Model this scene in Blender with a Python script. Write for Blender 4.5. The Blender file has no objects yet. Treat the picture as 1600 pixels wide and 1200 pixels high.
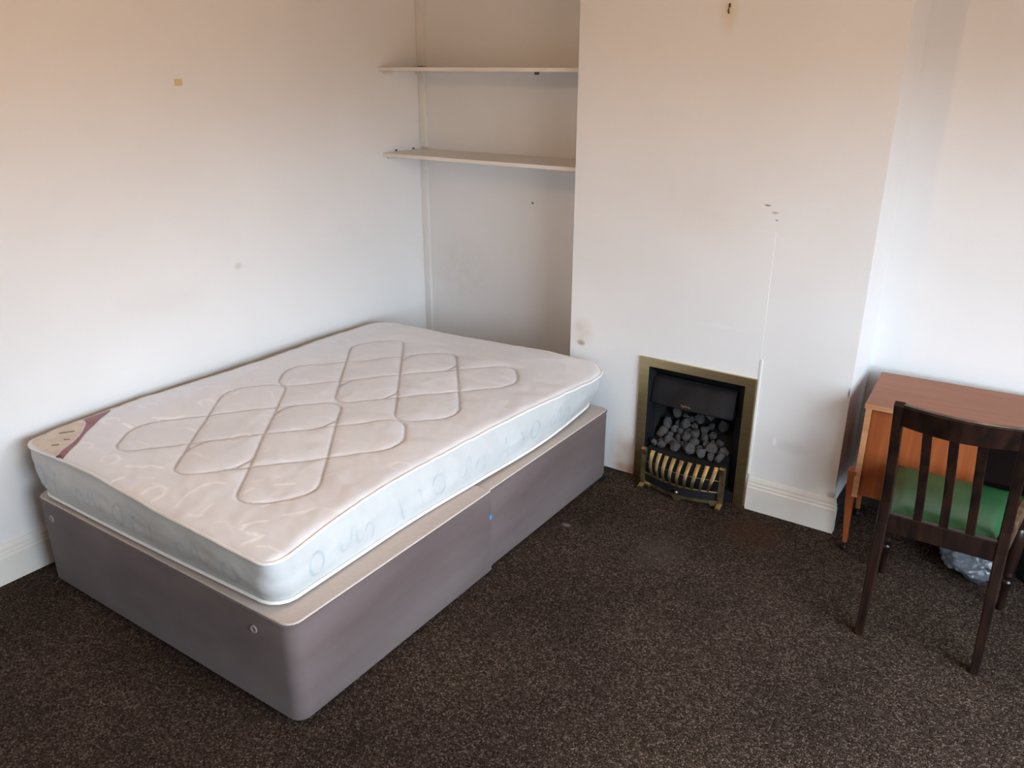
import bpy, bmesh, math, random
import numpy as np
from mathutils import Vector, Matrix, noise
random.seed(7)
S = bpy.context.scene
COL = S.collection
# ---------------------------------------------------------------- camera
yaw, pitch, roll = 0.5949, -0.3693, 0.0027
fwd = Vector((-math.sin(yaw)*math.cos(pitch), math.cos(yaw)*math.cos(pitch), math.sin(pitch)))
rt = Vector((math.cos(yaw), math.sin(yaw), 0)); up = rt.cross(fwd)
r2 = rt*math.cos(roll)+up*math.sin(roll); u2 = -rt*math.sin(roll)+up*math.cos(roll)
M = Matrix((r2, u2, -fwd)).transposed().to_4x4(); M.translation = Vector((3.0399, -3.222, 1.8141))
cam = bpy.data.cameras.new('camera'); cam.sensor_width = 36; cam.lens = 36*1278.34/1600; cam.clip_start = .02
co = bpy.data.objects.new('camera', cam); COL.objects.link(co); co.matrix_world = M; S.camera = co
# ---------------------------------------------------------------- light and exposure
S.view_settings.view_transform = 'Standard'; S.view_settings.look = 'None'; S.view_settings.gamma = 1
S.view_settings.use_curve_mapping = False; S.view_settings.exposure = 0.34
W = bpy.data.worlds.new('overcast sky'); S.world = W; W.use_nodes = True
nt = W.node_tree; nt.nodes.clear()
tc = nt.nodes.new('ShaderNodeTexCoord'); sx = nt.nodes.new('ShaderNodeSeparateXYZ'); rp = nt.nodes.new('ShaderNodeValToRGB')
mr = nt.nodes.new('ShaderNodeMapRange'); mr.inputs[1].default_value = -1; mr.inputs[2].default_value = 1
bg = nt.nodes.new('ShaderNodeBackground'); wo = nt.nodes.new('ShaderNodeOutputWorld')
nt.links.new(tc.outputs['Generated'], sx.inputs[0]); nt.links.new(sx.outputs[2], mr.inputs[0]); nt.links.new(mr.outputs[0], rp.inputs[0])
e = rp.color_ramp.elements
e[0].position = 0; e[0].color = (.10, .075, .055, 1); e[1].position = 1; e[1].color = (.74, .88, 1.0, 1)
a = e.new(.485); a.color = (.22, .16, .12, 1); a = e.new(.53); a.color = (.62, .74, .86, 1)
nt.links.new(rp.outputs[0], bg.inputs[0]); bg.inputs[1].default_value = 16.5; nt.links.new(bg.outputs[0], wo.inputs[0])
WIN = dict(y0=-3.45, y1=-.70, z0=.45, z1=1.95, x=4.32)
pl = bpy.data.lights.new('window_portal', 'AREA'); pl.shape = 'RECTANGLE'; pl.size = WIN['z1']-WIN['z0']; pl.size_y = WIN['y1']-WIN['y0']
pl.cycles.is_portal = True
po = bpy.data.objects.new('window_portal', pl); COL.objects.link(po)
po.location = (WIN['x']+.02, (WIN['y0']+WIN['y1'])/2, (WIN['z0']+WIN['z1'])/2); po.rotation_euler = (0, math.radians(90), 0)

# ---------------------------------------------------------------- materials
def mat(name, col, rough=.6, metal=0, **k):
    m = bpy.data.materials.new(name); m.use_nodes = True
    b = m.node_tree.nodes['Principled BSDF']
    b.inputs['Base Color'].default_value = (*col, 1); b.inputs['Roughness'].default_value = rough; b.inputs['Metallic'].default_value = metal
    for kk, v in k.items(): b.inputs[kk.replace('_', ' ')].default_value = v
    return m
def noisy(m, c1, c2, scale, detail=3, stretch=(1, 1, 1), bump=0, bscale=None, bdist=.002, lo=.35, hi=.65, kind='noise', coord='Object', rot=(0, 0, 0)):
    t = m.node_tree; b = t.nodes['Principled BSDF']
    c = t.nodes.new('ShaderNodeTexCoord'); mp = t.nodes.new('ShaderNodeMapping'); mp.inputs['Scale'].default_value = stretch; mp.inputs['Rotation'].default_value = rot
    t.links.new(c.outputs[coord], mp.inputs[0])
    n = t.nodes.new('ShaderNodeTexNoise'); n.inputs['Scale'].default_value = scale; n.inputs['Detail'].default_value = detail
    t.links.new(mp.outputs[0], n.inputs['Vector'])
    r = t.nodes.new('ShaderNodeValToRGB'); r.color_ramp.elements[0].position = lo; r.color_ramp.elements[1].position = hi
    r.color_ramp.elements[0].color = (*c1, 1); r.color_ramp.elements[1].color = (*c2, 1)
    t.links.new(n.outputs[0], r.inputs[0]); t.links.new(r.outputs[0], b.inputs['Base Color'])
    if bump:
        n2 = t.nodes.new('ShaderNodeTexNoise'); n2.inputs['Scale'].default_value = bscale or scale; n2.inputs['Detail'].default_value = 4
        t.links.new(mp.outputs[0], n2.inputs['Vector'])
        bp = t.nodes.new('ShaderNodeBump'); bp.inputs['Strength'].default_value = bump; bp.inputs['Distance'].default_value = bdist
        t.links.new(n2.outputs[0], bp.inputs['Height']); t.links.new(bp.outputs[0], b.inputs['Normal'])
    return m
def attr_mix(m, layers):
    """layers of (attribute channel name, colour) laid over the present base colour"""
    t = m.node_tree; b = t.nodes['Principled BSDF']; bc = b.inputs['Base Color']
    for an, col in layers:
        at = t.nodes.new('ShaderNodeAttribute'); at.attribute_name = an
        mx = t.nodes.new('ShaderNodeMix'); mx.data_type = 'RGBA'
        if bc.links: t.links.new(bc.links[0].from_socket, mx.inputs[6])
        else: mx.inputs[6].default_value = bc.default_value
        mx.inputs[7].default_value = (*col, 1)
        t.links.new(at.outputs['Fac'], mx.inputs[0]); t.links.new(mx.outputs[2], bc)
    return m
def spots(m, lst):
    """soft local stains at object-space points: (x,y,z, radius xyz, colour, strength)"""
    t = m.node_tree; b = t.nodes['Principled BSDF']; bc = b.inputs['Base Color']
    c = t.nodes.new('ShaderNodeTexCoord')
    nn = t.nodes.new('ShaderNodeTexNoise'); nn.inputs['Scale'].default_value = 18; nn.inputs['Detail'].default_value = 5
    t.links.new(c.outputs['Object'], nn.inputs['Vector'])
    for p, rad, col, st in lst:
        mp = t.nodes.new('ShaderNodeMapping'); mp.vector_type = 'POINT'
        mp.inputs['Scale'].default_value = [1/r for r in rad]; mp.inputs['Location'].default_value = [-q/r for q, r in zip(p, rad)]
        t.links.new(c.outputs['Object'], mp.inputs[0])
        ln = t.nodes.new('ShaderNodeVectorMath'); ln.operation = 'LENGTH'; t.links.new(mp.outputs[0], ln.inputs[0])
        r = t.nodes.new('ShaderNodeMapRange'); r.inputs[1].default_value = 1; r.inputs[2].default_value = .2; r.inputs[3].default_value = 0; r.inputs[4].default_value = st*2
        r.interpolation_type = 'SMOOTHSTEP'
        t.links.new(ln.outputs['Value'], r.inputs[0])
        mu = t.nodes.new('ShaderNodeMath'); mu.operation = 'MULTIPLY'; mu.use_clamp = True
        t.links.new(r.outputs[0], mu.inputs[0]); t.links.new(nn.outputs[0], mu.inputs[1])
        mx = t.nodes.new('ShaderNodeMix'); mx.data_type = 'RGBA'
        if bc.links: t.links.new(bc.links[0].from_socket, mx.inputs[6])
        else: mx.inputs[6].default_value = bc.default_value
        mx.inputs[7].default_value = (*col, 1)
        t.links.new(mu.outputs[0], mx.inputs[0]); t.links.new(mx.outputs[2], bc)
    return m
def paint(name='white wall paint'):
    return noisy(mat(name, (.8, .8, .8), .55), (.795, .79, .785), (.83, .828, .825), 1.6, 4, bump=.25, bscale=90, bdist=.0015)
m_wall = paint()
spots(m_wall, [((0, -.92, .98), (.05, .03, .025), (.62, .57, .5), .5), ((0, -1.3, .9), (.05, .3, .1), (.76, .74, .72), .3),
               ((.727, .38, 1.16), (.01, .02, .008), (.1, .08, .07), 1), ((.25, .38, .75), (.3, .05, .3), (.7, .67, .64), .5)])
m_breast = paint('white chimney breast paint')
spots(m_breast, [((1.253, 0, .605), (.03, .05, .02), (.35, .32, .28), .9), ((1.25, 0, .66), (.09, .05, .09), (.66, .58, .48), .5),
                 ((1.50, 0, .08), (.10, .05, .20), (.66, .50, .40), .5), ((1.56, 0, .02), (.14, .05, .05), (.45, .25, .15), .8),
                 ((2.059, 0, 1.316), (.018, .05, .005), (.25, .2, .17), 1), ((2.09, 0, 1.29), (.02, .05, .006), (.45, .4, .35), .8), ((2.10, 0, 1.262), (.008, .05, .004), (.3, .25, .2), .9),
                 ((1.8, 0, 1.27), (.3, .05, .16), (.76, .71, .65), .3), ((2.28, 0, .33), (.1, .05, .04), (.68, .68, .7), .5),
                 ((2.2, 0, .34), (.012, .05, .03), (.95, .95, .95), .9), ((2.462, .0, .62), (.006, .05, .03), (.3, .28, .26), .9), ((2.46, 0, .16), (.03, .05, .03), (.4, .36, .3), .7),
                 ((1.93, 0, .80), (.15, .05, .012), (.86, .86, .87), .5), ((2.105, .0, .17), (.006, .02, .05), (.25, .2, .17), .8),
                 ((1.833, 0, 2.0), (.05, .05, .09), (.74, .68, .52), .7)])
m_ceil = noisy(mat('cream ceiling paint', (.7, .6, .48), .7), (.66, .56, .45), (.70, .60, .49), 1.5)
m_fw = noisy(mat('buff wallpaper', (.5, .42, .34), .7), (.44, .37, .30), (.52, .44, .36), 2.5)
m_skirt = noisy(mat('cream gloss paint', (.8, .78, .73), .3), (.74, .71, .66), (.81, .79, .74), 5, 3)
m_dark_skirt = noisy(mat('near-black skirting', (.02, .015, .012), .5), (.012, .009, .008), (.03, .022, .018), 12)  # near-black boards for the breast return and right alcove
m_shelf = noisy(mat('white painted shelf board', (.8, .77, .72), .45), (.74, .70, .64), (.80, .77, .71), 4)
# carpet: brown twisted pile with lighter flecks
m_carpet = mat('brown flecked carpet', (.06, .045, .04), .95)
t = m_carpet.node_tree; b = t.nodes['Principled BSDF']
c = t.nodes.new('ShaderNodeTexCoord')
v1 = t.nodes.new('ShaderNodeTexVoronoi'); v1.inputs['Scale'].default_value = 210; t.links.new(c.outputs['Object'], v1.inputs['Vector'])
r1 = t.nodes.new('ShaderNodeValToRGB'); el = r1.color_ramp.elements
el[0].position = 0; el[0].color = (.016, .0095, .007, 1); el[1].position = 1; el[1].color = (.150, .112, .088, 1)
q = el.new(.45); q.color = (.038, .0245, .0175, 1); q = el.new(.8); q.color = (.070, .049, .037, 1)
sp = t.nodes.new('ShaderNodeSeparateColor'); t.links.new(v1.outputs['Color'], sp.inputs[0]); t.links.new(sp.outputs[0], r1.inputs[0])
n1 = t.nodes.new('ShaderNodeTexNoise'); n1.inputs['Scale'].default_value = 2.3; n1.inputs['Detail'].default_value = 6; t.links.new(c.outputs['Object'], n1.inputs['Vector'])
r3 = t.nodes.new('ShaderNodeValToRGB'); r3.color_ramp.elements[0].position = .3; r3.color_ramp.elements[0].color = (.72, .70, .70, 1); r3.color_ramp.elements[1].position = .7; r3.color_ramp.elements[1].color = (1.15, 1.12, 1.1, 1)
t.links.new(n1.outputs[0], r3.inputs[0])
mx = t.nodes.new('ShaderNodeMix'); mx.data_type = 'RGBA'; mx.blend_type = 'MULTIPLY'; mx.inputs[0].default_value = 1
t.links.new(r1.outputs[0], mx.inputs[6]); t.links.new(r3.outputs[0], mx.inputs[7]); t.links.new(mx.outputs[2], b.inputs['Base Color'])
bp = t.nodes.new('ShaderNodeBump'); bp.inputs['Strength'].default_value = .9; bp.inputs['Distance'].default_value = .004
t.links.new(v1.outputs['Distance'], bp.inputs['Height']); bp.invert = True; t.links.new(bp.outputs[0], b.inputs['Normal'])
b.inputs['Specular IOR Level'].default_value = .1
spots(m_carpet, [((1.95, -.55, 0), (.14, .2, .05), (.10, .075, .06), .3), ((2.2, -.2, 0), (.2, .2, .05), (.07, .035, .02), .5), ((1.535, -.583, 0), (.03, .02, .05), (.25, .24, .25), .6)])

m_top = noisy(mat('pale pink satin damask ticking', (.7, .66, .66), .42), (.75, .742, .775), (.795, .79, .815), 3.5, 4, bump=.15, bscale=260, bdist=.0006)
attr_mix(m_top, [('damask', (.95, .94, .95)), ('stitch_shade', (.38, .35, .35))])
m_top.node_tree.nodes['Principled BSDF'].inputs['Sheen Weight'].default_value = .3
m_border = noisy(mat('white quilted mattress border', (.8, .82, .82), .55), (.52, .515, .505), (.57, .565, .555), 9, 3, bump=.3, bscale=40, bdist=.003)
attr_mix(m_border, [('marks', (.32, .39, .42))])
m_pipe = mat('white piping tape', (.82, .80, .77), .5)
m_label = noisy(mat('cream satin corner label', (.72, .58, .45), .4), (.62, .50, .38), (.70, .58, .46), 20)
m_burg = noisy(mat('burgundy label stripe', (.28, .08, .08), .4), (.24, .07, .075), (.32, .10, .10), 14)
m_pinkline = mat('pale pink label edging', (.75, .58, .55), .4)
m_ink = mat('brown label print', (.16, .10, .08), .5)
m_inkdark = mat('dark purple label print', (.06, .02, .05), .5)
def suede(name, a_, b_):
    m = noisy(mat(name, a_, .85), a_, b_, 2.6, 5, stretch=(1, .55, 2.2), bump=.12, bscale=180, bdist=.0006, lo=.3, hi=.7)
    m.node_tree.nodes['Principled BSDF'].inputs['Sheen Weight'].default_value = .12
    return m
m_suede = suede('mauve brown suede cloth', (.085, .054, .050), (.145, .105, .102))
m_divtop = noisy(mat('beige divan top cloth', (.5, .43, .38), .8), (.47, .40, .36), (.50, .43, .385), 60, 2)
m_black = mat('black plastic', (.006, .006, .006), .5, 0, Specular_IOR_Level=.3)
m_white_pl = mat('grey white plastic vent', (.30, .26, .25), .5)
m_blue = mat('blue plastic tag', (.05, .28, .75), .4)
m_brass = noisy(mat('brushed brass', (.45, .34, .16), .33, 1), (.50, .39, .21), (.56, .45, .26), 6, 3, stretch=(1, 1, 14))
m_brass_dull = noisy(mat('cast brass', (.4, .30, .12), .38, 1), (.36, .295, .15), (.54, .46, .26), 30, 3, bump=.2, bdist=.001)
m_iron = noisy(mat('matt black fire metal', (.012, .013, .015), .55, 0, Specular_IOR_Level=.25), (.006, .0065, .008), (.012, .013, .016), 9, 3)
m_iron2 = noisy(mat('sooty firebox', (.006, .006, .006), .8), (.004, .004, .004), (.012, .011, .011), 9, 3)
m_coal = noisy(mat('ash grey ceramic coal', (.05, .05, .05), .8), (.016, .015, .015), (.38, .365, .355), 22, 5, bump=.8, bscale=50, bdist=.004, lo=.46, hi=.72)
m_nut = noisy(mat('reddish brown laminate', (.3, .15, .1), .6), (.30, .122, .066), (.335, .142, .080), 3, 5, stretch=(1.2, 14, 1), lo=.35, hi=.65)
m_teak = noisy(mat('orange teak veneer', (.4, .15, .05), .38), (.21, .050, .013), (.31, .086, .023), 3.2, 6, stretch=(14, 14, .9), lo=.3, hi=.7)
m_edge = noisy(mat('pale teak edge', (.5, .25, .12), .4), (.42, .19, .09), (.52, .26, .13), 5, stretch=(1, 8, 8))
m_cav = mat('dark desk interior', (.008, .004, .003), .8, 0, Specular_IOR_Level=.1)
m_chair = noisy(mat('dark oak varnish', (.03, .016, .01), .3), (.005, .0028, .0022), (.021, .0085, .0052), 7, 6, stretch=(5, 5, .8), bump=.15, bscale=60, bdist=.001)
m_worn = noisy(mat('worn varnish showing tan wood', (.2, .12, .07), .45), (.05, .025, .016), (.24, .155, .085), 14, 6, lo=.4, hi=.75)
m_green = noisy(mat('green vinyl', (.03, .16, .06), .38), (.010, .062, .020), (.020, .098, .034), 6, 5, bump=.2, bscale=120, bdist=.0006)
m_green.node_tree.nodes['Principled BSDF'].inputs['Coat Weight'].default_value = .15
m_bag = mat('cloudy clear plastic', (.24, .265, .30), .3); m_bag.node_tree.nodes['Principled BSDF'].inputs['Transmission Weight'].default_value = .55
m_rub = noisy(mat('white paper rubbish', (.7, .7, .7), .6), (.45, .48, .5), (.75, .75, .73), 14)
m_pink = mat('pink wrapper', (.7, .12, .22), .5)
m_chrome = mat('chrome', (.7, .7, .72), .15, 1)
m_tape = mat('yellowed tape', (.66, .55, .30), .5)
m_rust = mat('rusty steel', (.12, .07, .04), .5, .6)
m_thread = mat('black thread', (.01, .01, .01), .8)
m_condt = noisy(mat('cream painted conduit', (.76, .73, .68), .5), (.76, .74, .70), (.80, .785, .76), 6)
m_frame = mat('white window paint', (.8, .8, .79), .35)
m_shade = mat('cream lampshade', (.8, .74, .62), .8); m_shade.node_tree.nodes['Principled BSDF'].inputs['Transmission Weight'].default_value = .0

# ---------------------------------------------------------------- mesh helpers
def link(name, me, m=None, parent=None, loc=(0, 0, 0), smooth=False):
    o = bpy.data.objects.new(name, me); COL.objects.link(o); o.location = loc
    if m:
        for q in (m if isinstance(m, (list, tuple)) else [m]): me.materials.append(q)
    if smooth:
        for p in me.polygons: p.use_smooth = True
    if parent: o.parent = parent
    return o
def obj(name, bm, m, parent=None, loc=(0, 0, 0), smooth=False):
    bmesh.ops.recalc_face_normals(bm, faces=bm.faces)
    me = bpy.data.meshes.new(name); bm.to_mesh(me); bm.free()
    o = link(name, me, m, parent, loc, smooth)
    if smooth: me.set_sharp_from_angle(angle=math.radians(40))
    return o
def thing(name, label, cat, loc=(0, 0, 0), rz=0, group=None):
    o = bpy.data.objects.new(name, None); COL.objects.link(o); o.location = loc; o.rotation_euler = (0, 0, rz); o.empty_display_size = .1
    return tag(o, label, cat, group)
def tag(o, label, cat, group=None):
    o['label'] = label; o['category'] = cat
    if group: o['group'] = group
    return o
def struct(o):
    o['kind'] = 'structure'; return o
def abox(bm, x0, x1, y0, y1, z0, z1, bev=0, seg=2, mat4=None):
    nb = bmesh.new(); bmesh.ops.create_cube(nb, size=1)
    for v in nb.verts: v.co = Vector(((x0+x1)/2+v.co.x*(x1-x0), (y0+y1)/2+v.co.y*(y1-y0), (z0+z1)/2+v.co.z*(z1-z0)))
    if bev: bmesh.ops.bevel(nb, geom=nb.edges[:], offset=bev, segments=seg, affect='EDGES', profile=.5)
    if mat4 is not None: nb.transform(mat4)
    me = bpy.data.meshes.new('tmp'); nb.to_mesh(me); nb.free(); bm.from_mesh(me); bpy.data.meshes.remove(me)
    return bm
def B(*a, **k): return abox(bmesh.new(), *a, **k)
def sweep(bm, pts, prof, closed=False, cap=True, scales=None, upv=None):
    """sweep profile (list of 2D) along 3D pts"""
    pts = [Vector(p) for p in pts]; n = len(pts); rings = []
    for i, p in enumerate(pts):
        if closed: d = (pts[(i+1) % n]-pts[i-1])
        else: d = pts[min(i+1, n-1)]-pts[max(i-1, 0)]
        d.normalize(); u = Vector(upv) if upv else (Vector((0, 0, 1)) if abs(d.z) < .9 else Vector((0, 1, 0)))
        s = d.cross(u).normalized(); w = s.cross(d).normalized(); k = scales[i] if scales else 1
        if not isinstance(k, tuple): k = (k, k)
        rings.append([bm.verts.new(p+s*a_*k[0]+w*b_*k[1]) for a_, b_ in prof])
    m = len(prof)
    for i in range(n if closed else n-1):
        A, C_ = rings[i], rings[(i+1) % n]
        for j in range(m): bm.faces.new((A[j], A[(j+1) % m], C_[(j+1) % m], C_[j]))
    if cap and not closed: bm.faces.new(rings[0]); bm.faces.new(rings[-1])
    return bm
def circ(r, n=10): return [(r*math.cos(2*math.pi*i/n), r*math.sin(2*math.pi*i/n)) for i in range(n)]
def rrect(w, h, r=.003):
    o = []
    for sx_, sy_, a0 in ((1, 1, 0), (-1, 1, 90), (-1, -1, 180), (1, -1, 270)):
        for k in range(3):
            a_ = math.radians(a0+45*k); o.append((sx_*(w/2-r)+r*math.cos(a_), sy_*(h/2-r)+r*math.sin(a_)))
    return o
def lathe(bm, prof, n=20, c=(0, 0, 0)):
    rings = [[bm.verts.new((c[0]+r*math.cos(2*math.pi*i/n), c[1]+r*math.sin(2*math.pi*i/n), c[2]+z)) for i in range(n)] for r, z in prof]
    for A, C_ in zip(rings, rings[1:]):
        for j in range(n): bm.faces.new((A[j], A[(j+1) % n], C_[(j+1) % n], C_[j]))
    bm.faces.new(rings[0]); bm.faces.new(rings[-1]); return bm
def prism(bm, poly, f, d):
    """extrude 2D polygon; f maps (a,b,depth) to 3D"""
    A = [bm.verts.new(f(a_, b_, 0)) for a_, b_ in poly]; C_ = [bm.verts.new(f(a_, b_, d)) for a_, b_ in poly]; n = len(poly)
    bm.faces.new(A); bm.faces.new(C_[::-1])
    for j in range(n): bm.faces.new((A[j], C_[j], C_[(j+1) % n], A[(j+1) % n]))
    return bm

# ---------------------------------------------------------------- the room
XL, XR, D, D2, RX, FY, H = 1.1945, 2.4684, .382, .325, 4.3, -4.3, 2.5
struct(obj('floor', B(-.15, RX+.15, FY-.15, D+.15, -.12, 0), m_carpet))
struct(obj('ceiling', B(-.15, RX+.15, FY-.15, D+.15, H, H+.12), m_ceil))
struct(obj('wall_left', B(-.12, 0, FY, D+.12, 0, H), m_wall))
struct(obj('wall_alcove_left', B(0, XL, D, D+.12, 0, H), m_wall))
struct(obj('wall_alcove_right', B(XR, RX, D2, D2+.17, 0, H), m_wall))
struct(obj('wall_front', B(-.12, RX+.12, FY-.12, FY, 0, H), m_fw))
bm = bmesh.new(); OX0, OX1, OZ = 1.600, 2.068, .575       # chimney breast with the opening for the fire
abox(bm, XL, OX0, 0, .47, 0, H); abox(bm, OX1, XR, 0, .47, 0, H); abox(bm, OX0, OX1, 0, .47, OZ, H); abox(bm, OX0, OX1, .30, .47, 0, OZ)
struct(obj('wall_chimney_breast', bm, m_breast))
w = WIN; bm = bmesh.new()
abox(bm, RX, RX+.2, FY, w['y0'], 0, H); abox(bm, RX, RX+.2, w['y1'], D2, 0, H)
abox(bm, RX, RX+.2, w['y0'], w['y1'], 0, w['z0']); abox(bm, RX, RX+.2, w['y0'], w['y1'], w['z1'], H)
struct(obj('wall_right', bm, m_wall))
bm = bmesh.new(); fx0, fx1 = RX+.06, RX+.11
for yy in (w['y0'], (w['y0']+w['y1'])/2-.03, w['y1']-.06): abox(bm, fx0, fx1, yy, yy+.06, w['z0'], w['z1'], bev=.004)
for zz in (w['z0'], (w['z0']+w['z1'])/2-.02, w['z1']-.05): abox(bm, fx0+.002, fx1-.002, w['y0']+.01, w['y1']-.01, zz, zz+.05, bev=.004)
struct(obj('window_1', bm, m_frame))
# old fireplace opening boarded over: a patch 2 mm proud of the breast
bm = bmesh.new(); abox(bm, XL+.0005, 2.103, -.0012, .001, .60, 1.215); struct(obj('trim_1', bm, m_breast))
bm = bmesh.new(); abox(bm, 2.102, 2.112, -.004, .001, .165, .69, bev=.0015); struct(obj('trim_2', bm, m_frame))
# skirting boards with an ogee and step top
def skirt(name, path, m=m_skirt, h=.153, t_=.018):
    prof = [(0, 0), (t_, 0), (t_, h*.70), (t_*.80, h*.73), (t_*.80, h*.80), (t_*.62, h*.83), (t_*.60, h*.90), (t_*.38, h*.96), (t_*.2, h), (0, h)]
    bm = bmesh.new(); pts = [Vector(p) for p in path]; rings = []
    for i, p in enumerate(pts):
        a_ = (pts[i]-pts[i-1]).normalized() if i else (pts[1]-pts[0]).normalized()
        b_ = (pts[i+1]-pts[i]).normalized() if i < len(pts)-1 else a_
        na, nb_ = Vector((a_.y, -a_.x, 0)), Vector((b_.y, -b_.x, 0)); n_ = (na+nb_); n_ = n_*(2/n_.length_squared) if n_.length else na
        rings.append([bm.verts.new(p+n_*x+Vector((0, 0, z))) for x, z in prof])
    for A, C_ in zip(rings, rings[1:]):
        for j in range(len(prof)): bm.faces.new((A[j], A[(j+1) % len(prof)], C_[(j+1) % len(prof)], C_[j]))
    bm.faces.new(rings[0]); bm.faces.new(rings[-1])
    return struct(obj(name, bm, m))
skirt('baseboard_left', [(0, FY, 0), (0, D, 0)])
skirt('baseboard_breast', [(2.112, 0, 0), (XR, 0, 0), (XR, .018, 0)])
skirt('baseboard_alcove_left', [(.018, D, 0), (XL, D, 0)])
skirt('baseboard_return', [(XR, .019, 0), (XR, D2-.016, 0)], m_dark_skirt, .122, .014)
skirt('baseboard_alcove_right', [(XR+.001, D2, 0), (RX, D2, 0)], m_dark_skirt, .122, .014)
skirt('baseboard_right', [(RX, D2-.02, 0), (RX, FY, 0)])
# boxed cable conduit up the alcove corner
bm = bmesh.new()
for z0, z1 in ((.155, 1.383), (1.405, 1.798), (1.82, H)): abox(bm, 0.001, .040, D-.022, D, z0, z1, bev=.002)
struct(obj('trim_3', bm, m_condt))

# ---------------------------------------------------------------- alcove shelves
def shelf(z, label, screws, bump):
    t_ = thing('alcove_shelf', label, 'shelf', (0, D-.323, z), group='white alcove shelves')
    obj('board', B(.002, XL-.002, 0, .321, -.018, 0, bev=.002), m_shelf, t_)
    for sy in (.03, .285): obj('support_batten', B(.001, .016, sy, min(sy+.06, .295), -.032, -.019, bev=.002), m_shelf, t_)
    for yy in screws:
        s = bmesh.new(); lathe(s, [(.003, 0), (.0045, .006), (.0045, .010)], 10)
        s.transform(Matrix.Rotation(math.radians(90), 4, 'Y')); o = obj('screw', s, m_rust, t_, (0, yy, .006)); 
    if bump:
        s = bmesh.new(); abox(s, .93, .95, .005, .02, -.030, -.0185, bev=.003); obj('shelf_peg', s, m_rust, t_)
    return t_
shelf(1.8135, 'upper white alcove shelf, a dark peg under its front edge', (), True)
shelf(1.3954, 'lower white alcove shelf, nearer the bed, with dark screws at its left end', (.10, .24), False)

# ---------------------------------------------------------------- divan base in two halves
def divan_half(name, label, x0, x1, y0, y1, z1, rnear, rfar, vents, casters, tagpos=None):
    t_ = thing(name, label, 'bed base', ((x0+x1)/2, (y0+y1)/2, 0), group='two halves of the divan base')
    ox, oy = (x0+x1)/2, (y0+y1)/2
    def ring(inset, z):
        pts = []
        for cx_, cy_, r, a0 in ((x1, y1, rfar, 0), (x0, y1, rfar, 90), (x0, y0, rnear, 180), (x1, y0, rnear, 270)):
            sx_ = -1 if cx_ == x1 else 1; sy_ = -1 if cy_ == y1 else 1
            for k in range(7):
                a_ = math.radians(a0+15*k)
                pts.append((cx_+sx_*r+(r-inset)*math.cos(a_)-ox, cy_+sy_*r+(r-inset)*math.sin(a_)-oy, z))
        return pts
    def shell(zs, cap0, cap1):
        bm = bmesh.new(); rs = [[bm.verts.new(p) for p in ring(i_, z)] for i_, z in zs]
        for A, C_ in zip(rs, rs[1:]):
            for j in range(len(A)): bm.faces.new((A[j], A[(j+1) % len(A)], C_[(j+1) % len(A)], C_[j]))
        if cap0: bm.faces.new(rs[0][::-1])
        if cap1: bm.faces.new(rs[-1])
        return bm
    obj('base_box', shell([(.004, .022), (0, .027), (0, z1-.012), (.002, z1-.006)], True, True), m_suede, t_, smooth=True)
    obj('top_panel', shell([(.0018, z1-.0065), (.0015, z1-.003), (.004, z1)], True, True), m_divtop, t_, smooth=True)
    bm = bmesh.new(); sweep(bm, ring(-.0008, z1-.0075), circ(.0028, 6), closed=True); obj('piping', bm, m_suede, t_, smooth=True)
    for vx, vz in vents:
        bm = bmesh.new(); lathe(bm, [(.006, -.002), (.006, .0), (.0085, .001), (.011, .0045), (.013, .0035), (.0135, 0), (.0135, -.002)], 18)
        bm.transform(Matrix.Rotation(math.radians(90), 4, 'X')); obj('air_vent', bm, m_white_pl, t_, (vx-ox, y0-oy, vz), smooth=True)
    for cx_, cy_ in casters:
        bm = bmesh.new()
        lathe(bm, [(.008, .012), (.021, .012), (.0215, .018), (.0215, .022), (.008, .022)], 16)
        bm.transform(Matrix.Identity(4))
        wheel = bmesh.new(); lathe(wheel, [(.006, -.012), (.016, -.012), (.0195, -.008), (.0195, .008), (.016, .012), (.006, .012)], 18)
        wheel.transform(Matrix.Translation((0, 0, .0195)) @ Matrix.Rotation(math.radians(90), 4, 'X') @ Matrix.Rotation(math.radians(25), 4, 'Y'))
        me = bpy.data.meshes.new('t'); wheel.to_mesh(me); wheel.free(); bm.from_mesh(me)
        obj('castor', bm, m_black, t_, (cx_-ox, cy_-oy, 0), smooth=True)
    if tagpos:
        bm = bmesh.new(); abox(bm, 0, .002, -.006, .006, -.009, .009, bev=.0008); obj('blue_tag', bm, m_blue, t_, (x1-ox-.0005, tagpos[0]-oy, tagpos[1]))
    return t_
divan_half('divan_base_half', 'near half of the mauve suede divan base, with two vents and a blue tag', .140, 1.488, -2.022, -1.060, .366, .045, .006,
           [(1.329, .296), (.232, .296)], [(1.455, -1.10), (1.40, -1.95), (.2, -1.95), (.2, -1.10)], (-1.068, .256))
divan_half('divan_base_half', 'far half of the mauve suede divan base, against the chimney breast', .140, 1.472, -1.050, -.112, .358, .006, .03,
           [], [(1.462, -.135), (.2, -.15), (.2, -.98), (1.40, -.98)])

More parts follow.
